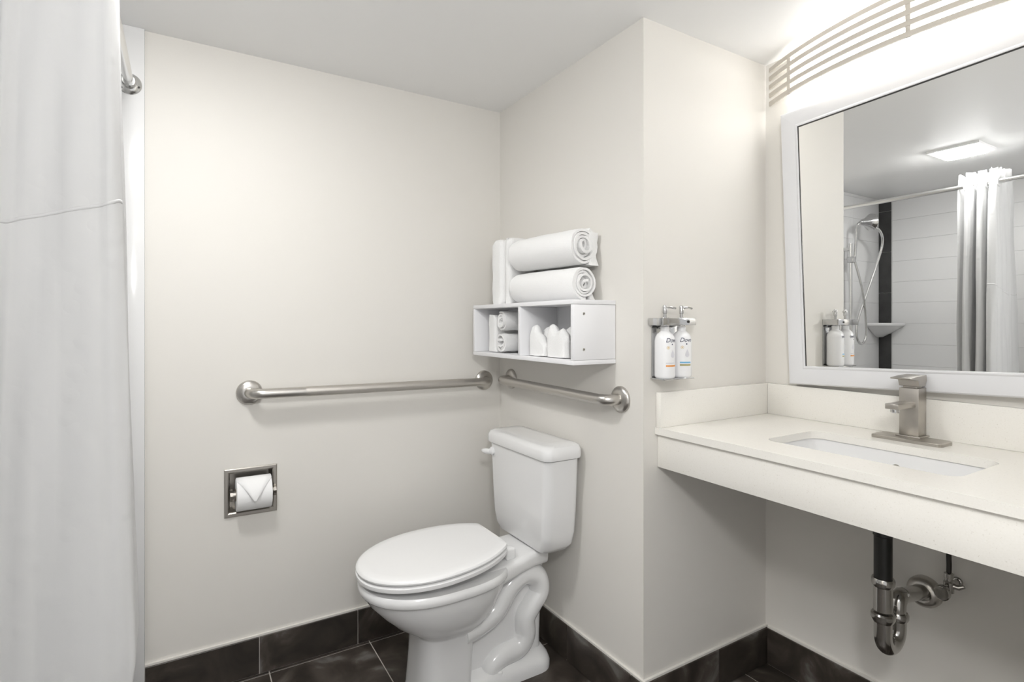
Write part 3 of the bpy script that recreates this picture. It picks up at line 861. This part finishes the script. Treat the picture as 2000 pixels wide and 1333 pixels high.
lathe('body', [(0.0, -0.014), (0.011, -0.014), (0.0115, 0.0), (0.0115, 0.012), (0.0085, 0.016), (0.0085, 0.024), (0.0105, 0.0245), (0.0105, 0.034), (0.007, 0.036), (0, 0.036)], (VX, VY, VZ), (0, 0, 1), 'trap_chrome', sv, 18)
tube('stem', [(VX, VY, VZ), (VX - 0.030, VY + 0.002, VZ)], 0.006, 'trap_chrome', sv, 12)
bm = bmesh.new()
def orr(x, s): return [Vector((x, VY + 0.002 + 0.0175 * s * math.cos(a), VZ - 0.008 + 0.0195 * s * math.sin(a))) for a in [2 * math.pi * k / 24 for k in range(24)]]
bm_rings(bm, [orr(VX - 0.026, 0.82), orr(VX - 0.028, 1.0), orr(VX - 0.036, 1.0), orr(VX - 0.038, 0.88), orr(VX - 0.0372, 0.5)])
from_bm('oval_handle', bm, 'trap_chrome', sv, 40)
tube('side_outlet', [(VX, VY, VZ + 0.004), (VX + 0.004, VY - 0.020, VZ + 0.004), (VX + 0.006, VY - 0.030, VZ + 0.010)], [0.008, 0.0075, 0.005], 'trap_chrome', sv, 12)
tube('supply_hose', bez([(VX, VY, VZ + 0.034), (VX, VY, VZ + 0.07), (VX - 0.006, VY + 0.004, VZ + 0.15), (0.505, -1.33, 0.76), (0.500, -1.325, CZ - 0.0215)], 8), 0.0058, 'dark', sv, 12)

# ------------------------------------------------------------------ mirror, hung slightly crooked
MC = Vector((W2, -1.3335, 1.431))
ROT = Matrix.Translation(MC) @ Matrix.Rotation(math.radians(-2.0), 4, 'X') @ Matrix.Translation(-MC)
mi = empty('wall_mirror', (W2 - 0.02, MC.y, 0.99), 'large silver white framed mirror hung above the vanity backsplash', 'mirror')
MHW, MHH = 0.400, 0.4425       # outer half sizes
FWD = 0.0595                   # frame width
prof = [(0.0, 0.001), (0.0, 0.036), (0.004, 0.042), (0.012, 0.0445), (0.050, 0.0425), (0.0545, 0.0455), (0.0585, 0.0455), (0.0595, 0.0415), (0.0595, 0.036)]   # (inset from outer edge, off the wall)
def rail(name, c0, c1):
    """mitred rail between two outer corners, corners as (sy, sz) signs."""
    bm = bmesh.new(); rings = []
    for sy, sz in (c0, c1):
        rings.append([ROT @ Vector((W2 - d, MC.y + sy * (MHW - i), MC.z + sz * (MHH - i))) for i, d in prof])
    bm_rings(bm, rings)
    return from_bm(name, bm, 'frame', mi, 25)
rail('top_rail', (1, 1), (-1, 1)); rail('bottom_rail', (-1, -1), (1, -1))
rail('side_rail', (1, -1), (1, 1)); rail('side_rail', (-1, 1), (-1, -1))
box('glass', W2 - 0.0405, W2 - 0.030, MC.y - MHW + FWD - 0.003, MC.y + MHW - FWD + 0.003, MC.z - MHH + FWD - 0.003, MC.z + MHH - FWD + 0.003, 'mirror', mi, rot=ROT)

iy, iz = MHW - FWD, MHH - FWD
box('edge_shade', W2 - 0.0435, W2 - 0.0400, MC.y - iy, MC.y + iy, MC.z + iz - 0.0014, MC.z + iz + 0.001, 'dark', mi, rot=ROT)  # dark strips stand in for the shade between frame and glass
box('edge_shade', W2 - 0.0425, W2 - 0.0400, MC.y + iy - 0.0014, MC.y + iy + 0.001, MC.z - iz, MC.z + iz, 'dark', mi, rot=ROT)

# ------------------------------------------------------------------ vanity light with bowed slats
vl = empty('vanity_light', (0.53, -1.32, 1.90), 'lit vanity light with bowed beige slats above the mirror', 'light fixture')
LYC, LHW = -1.322, 0.462
SAG = 0.108
RAD = (LHW ** 2 + SAG ** 2) / (2 * SAG)
def arc(y):
    d = y - LYC
    return 0.5675 - (math.sqrt(RAD ** 2 - d ** 2) - (RAD - SAG))
for k in range(5):
    z0 = 1.915 + 0.0286 * k
    bm = bmesh.new(); rings = []
    for j in range(33):
        y = LYC + LHW - 2 * LHW * j / 32
        x = arc(y)
        rings.append([Vector((x, y, z0)), Vector((x, y, z0 + 0.0145)), Vector((x + 0.006, y, z0 + 0.0145)), Vector((x + 0.006, y, z0))])
    bm_rings(bm, rings)
    from_bm('slat', bm, 'slat', vl, 30)
for y in (LYC + 0.367, LYC, LYC - 0.367):
    x = arc(y) + 0.0008
    box('post', x, x + 0.007, y - 0.006, y + 0.006, 1.915, 2.040, 'slat', vl, 0.001)
    box('bracket_arm', x + 0.006, W2 - 0.001, y - 0.004, y + 0.004, 2.028, 2.036, 'slat', vl)
bm = bmesh.new()
bm_box(bm, 0.530, W2 - 0.004, LYC - 0.335, LYC + 0.335, 1.9085, 2.000, 0.008, 3)
from_bm('diffuser', bm, 'lamp_vanity', vl, 40)
box('wall_plate', W2 - 0.004, W2 - 0.0005, LYC - 0.345, LYC + 0.345, 1.912, 2.010, 'frame', vl, 0.001)

# ------------------------------------------------------------------ ceiling lights
def ceiling_lamp(cx, cy, m, label):
    root = empty('ceiling_light', (cx, cy, H - 0.026), label, 'ceiling light')
    bm = bmesh.new()
    for a in ((cx - 0.110, cx + 0.110, cy - 0.110, cy - 0.096), (cx - 0.110, cx + 0.110, cy + 0.096, cy + 0.110), (cx - 0.110, cx - 0.096, cy - 0.096, cy + 0.096), (cx + 0.096, cx + 0.110, cy - 0.096, cy + 0.096)):
        bm_box(bm, *a, H - 0.012, H - 0.0005)
    from_bm('trim_frame', bm, 'ceiling', root, None)
    bm = bmesh.new()
    rings = []
    for hw, z in ((0.095, H - 0.001), (0.095, H - 0.016), (0.088, H - 0.023), (0.072, H - 0.026)):
        rings.append([Vector((p[0], p[1], z)) for p in rrect(cx - hw, cx + hw, cy - hw, cy + hw, 0.02, 4)])
    bm_rings(bm, rings)
    from_bm('diffuser', bm, m, root, 60)
ceiling_lamp(-1.19, -0.80, 'lamp_ceiling', 'lit square ceiling lamp above the tub edge seen in the mirror')

gl = empty('fill_globe', (-1.15, -2.25, 1.625), 'unseen opal globe added as fill light behind the camera', 'added fill light')  # unseen globe, added to fill the room with soft light
lathe('added_canopy', [(0.055, 0), (0.055, 0.008), (0.030, 0.020), (0.012, 0.024), (0, 0.024)], (-1.15, -2.25, H - 0.0005), (0, 0, -1), 'nickel', gl, 24)
tube('stem', [(-1.15, -2.25, H - 0.02), (-1.15, -2.25, 1.81)], 0.007, 'nickel', gl, 12)
lathe('added_globe', [(0.0, -0.095)] + [(0.095 * math.cos(math.radians(a)), 0.095 * math.sin(math.radians(a))) for a in range(-80, 81, 10)] + [(0.0, 0.095)], (-1.15, -2.25, 1.72), (0, 0, 1), 'lamp_fill', gl, 28, smooth=180)

# ------------------------------------------------------------------ curtain rod and curtain
RXX, RZZ = -1.286, 1.889
rod = empty('curtain_rod', (RXX, -0.78, RZZ), 'polished metal shower curtain rod with round wall flanges', 'curtain rod')
tube('rail', [(RXX, -0.014, RZZ), (RXX, -1.548, RZZ)], 0.0125, 'rod', rod, 24)
for y, d in ((-0.0112, -1), (-1.5488, 1)):
    fl_ = lathe('flange', [(0.032, 0), (0.032, 0.003), (0.028, 0.008), (0.021, 0.011), (0.0185, 0.012), (0.0185, 0.028), (0.016, 0.031), (0.0128, 0.031)], (RXX, y, RZZ), (0, d, 0), 'rod', rod, 30)
    for k in range(3):
        a = math.radians(-20 + 120 * k)
        lathe('screw', [(0.0035, 0), (0.0035, 0.0016), (0.0015, 0.002), (0, 0.0014)], (RXX + 0.0255 * math.cos(a), y + d * 0.0085, RZZ + 0.0255 * math.sin(a)), (0, d, 0), 'dark', fl_, 10)

cur = empty('shower_curtain', (-1.31, -0.85, 0.12), 'white shower curtain bunched in folds on the rod at the left', 'curtain')
key = [(-1.262, -0.742), (-1.355, -0.748), (-1.372, -0.768), (-1.345, -0.782), (-1.255, -0.776), (-1.236, -0.794), (-1.262, -0.812), (-1.350, -0.808), (-1.374, -0.828), (-1.345, -0.846),
       (-1.258, -0.838), (-1.234, -0.856), (-1.262, -0.876), (-1.352, -0.868), (-1.384, -0.888), (-1.352, -0.905), (-1.300, -0.898), (-1.250, -0.893), (-1.233, -0.908), (-1.240, -0.930), (-1.275, -0.939), (-1.315, -0.940), (-1.352, -0.944), (-1.372, -0.952), (-1.392, -0.945), (-1.425, -0.960)]
cp = [p for p in bez([(a, -0.852 + (b_ + 0.852) * 0.84, 0) for a, b_ in key], 6)]
def curtain_pt(p, z, i):
    t = (1.955 - z) / 1.83
    sx = 0.82 + 0.75 * t
    if z > 1.80: sx *= 1 - 0.35 * (z - 1.80) / 0.155
    sy = 1.0 + 0.10 * t
    x = -1.303 + (p.x + 1.297) * sx + 0.004 * noise.noise(Vector((i * 0.11, z * 2.3, 1.0)))
    y = -0.850 + (p.y + 0.850) * sy + 0.007 * noise.noise(Vector((i * 0.07, z * 1.9, 7.0))) + 0.005 * noise.noise(Vector((i * 0.25, z * 3.5, 3.0))) + 0.004 * noise.noise(Vector((i * 0.55, z * 0.8, 9.0)))
    if z < 0.62:      # the hem hangs outside the tub
        k = min(1, (0.62 - z) / 0.2)
        x = x + ((-1.270 + (x + 1.303) * 0.28) - x) * k
    return Vector((x, y, z))
def seam_z(i):
    return 1.372 - 0.050 * max(0, min(1, (i - 112) / 22.0))
def curtain_part(name, zt, zb, rows, off=0.0, th=0.0010, first=0):
    bm = bmesh.new(); rings = []
    for j in range(rows + 1):
        r = []
        for i, p in list(enumerate(cp))[first:]:
            za = zt(i); zb_ = zb(i)
            z = za + (zb_ - za) * j / rows
            r.append(curtain_pt(p, z, i))
        rings.append(r)
    bm_rings(bm, rings, False)
    o = from_bm(name, bm, 'curtain', cur, 180)
    s_ = o.modifiers.new('thickness', 'SOLIDIFY'); s_.thickness = th; s_.offset = off; s_.use_rim = (name == 'seam')
    return o
curtain_part('upper_panel', lambda i: 1.955 + 0.012 * noise.noise(Vector((i * 0.2, 0, 0))), lambda i: seam_z(i) - 0.004, 34)
curtain_part('lower_panel', lambda i: seam_z(i) - 0.004, lambda i: 0.10, 60)
curtain_part('seam', lambda i: seam_z(i) + 0.001, lambda i: seam_z(i) - 0.005, 2, 0.0, 0.0012, 104)
for k in range(7):
    yy = -0.785 - k * 0.023
    bm = bmesh.new()
    bm_tube(bm, [(RXX + 0.0215 * math.cos(a), yy, RZZ - 0.004 + 0.0215 * math.sin(a)) for a in [2 * math.pi * j / 24 for j in range(25)]], 0.003, 8)
    from_bm('ring', bm, 'seat', cur, 60)

# ------------------------------------------------------------------ tub
tub = empty('bathtub', (-1.67, -0.78, 0), 'white bathtub in the tiled alcove behind the curtain', 'bathtub')
TX0, TX1, TY0, TY1 = XT + 0.013, -1.334, -1.548, -0.0135
bm = bmesh.new()
def tr_(d, z, r): return [Vector((p[0], p[1], z)) for p in rrect(TX0 + d, TX1 - d, TY0 + d, TY1 - d, r, 6)]
bm_rings(bm, [tr_(0.0, 0.0, 0.004), tr_(0.0, 0.385, 0.004), tr_(0.006, 0.395, 0.006), tr_(0.060, 0.395, 0.06), tr_(0.075, 0.385, 0.07), tr_(0.10, 0.20, 0.09), tr_(0.13, 0.09, 0.10), tr_(0.20, 0.07, 0.08)], True, True, True)
from_bm('basin', bm, 'acrylic', tub, 40)
lathe('tub_drain', [(0.0, 0), (0.03, 0), (0.028, 0.004), (0, 0.003)], (-1.65, -0.28, 0.0705), (0, 0, 1), 'chrome', tub, 20)

# ------------------------------------------------------------------ hand shower (seen in the mirror)
YA = -0.0112
hs = empty('hand_shower', (-1.600, YA, 1.0), 'chrome hand shower with looped hose and slide bar on tiled wall', 'shower')
BX = -1.575; BYY = YA - 0.052
bar = tube('slide_bar', [(BX, BYY, 0.80), (BX, BYY, 1.705)], 0.0105, 'rod', hs, 18)
for z in (0.83, 1.668):
    tube('bar_mount', [(BX, YA, z), (BX, BYY - 0.002, z)], [0.015, 0.009], 'rod', hs, 16)
box('slider', BX - 0.018, BX + 0.018, BYY - 0.026, BYY + 0.014, 1.575, 1.615, 'chrome', hs, 0.006, 3)
tube('riser', bez([(BX - 0.022, BYY - 0.014, 1.585), (BX - 0.024, BYY - 0.018, 1.66), (BX - 0.022, BYY - 0.026, 1.78), (BX - 0.018, BYY - 0.035, 1.825), (BX - 0.035, BYY - 0.046, 1.842)], 7), 0.0085, 'chrome', hs, 14)
head = lathe('spray_head', [(0.0, 0), (0.012, 0), (0.018, 0.012), (0.030, 0.050), (0.050, 0.078), (0.056, 0.086), (0.054, 0.094), (0.0, 0.096)], (BX - 0.030, BYY - 0.045, 1.842), (-0.93, -0.30, 0.05), 'chrome', hs, 28)
lathe('spray_face', [(0.0, 0), (0.042, 0), (0.040, 0.003), (0.0, 0.004)], Vector((BX - 0.030, BYY - 0.045, 1.842)) + Vector((-0.93, -0.30, 0.05)).normalized() * 0.096, (-0.93, -0.30, 0.05), 'steel', head, 24)
hose = bez([(BX - 0.095, BYY - 0.085, 1.815), (BX - 0.165, BYY - 0.10, 1.790), (BX - 0.225, BYY - 0.09, 1.715), (BX - 0.205, BYY - 0.06, 1.56), (BX - 0.135, BYY - 0.03, 1.36), (BX - 0.070, BYY - 0.012, 1.20), (BX - 0.060, BYY - 0.008, 1.085), (BX - 0.105, BYY - 0.015, 1.035), (BX - 0.150, BYY - 0.022, 1.085), (BX - 0.130, BYY - 0.030, 1.22), (BX - 0.080, BYY - 0.035, 1.39), (BX - 0.028, BYY - 0.02, 1.56), (BX - 0.022, BYY - 0.014, 1.588)], 9)
tube('hose', hose, 0.0075, 'rod', hs, 12)

# corner soap shelf
cs = empty('corner_shelf', (XT + 0.06, -0.06, 1.13), 'white ceramic corner soap shelf across the dark tile strip', 'shelf')
def quarter(r, z, n=14, c=(XT + 0.0125, -0.0118)):
    return [Vector((c[0], c[1], z))] + [Vector((c[0] + r * math.cos(a), c[1] - r * math.sin(a), z)) for a in [math.pi / 2 * k / n for k in range(n + 1)]]
loft('tray', [quarter(0.158, 1.152), quarter(0.168, 1.158), quarter(0.170, 1.170), quarter(0.166, 1.176), quarter(0.152, 1.176), quarter(0.146, 1.170)], 'porcelain', cs, smooth=50)
loft('support', [quarter(0.03, 1.075), quarter(0.09, 1.110), quarter(0.135, 1.140), quarter(0.156, 1.1518)], 'porcelain', cs, smooth=50)
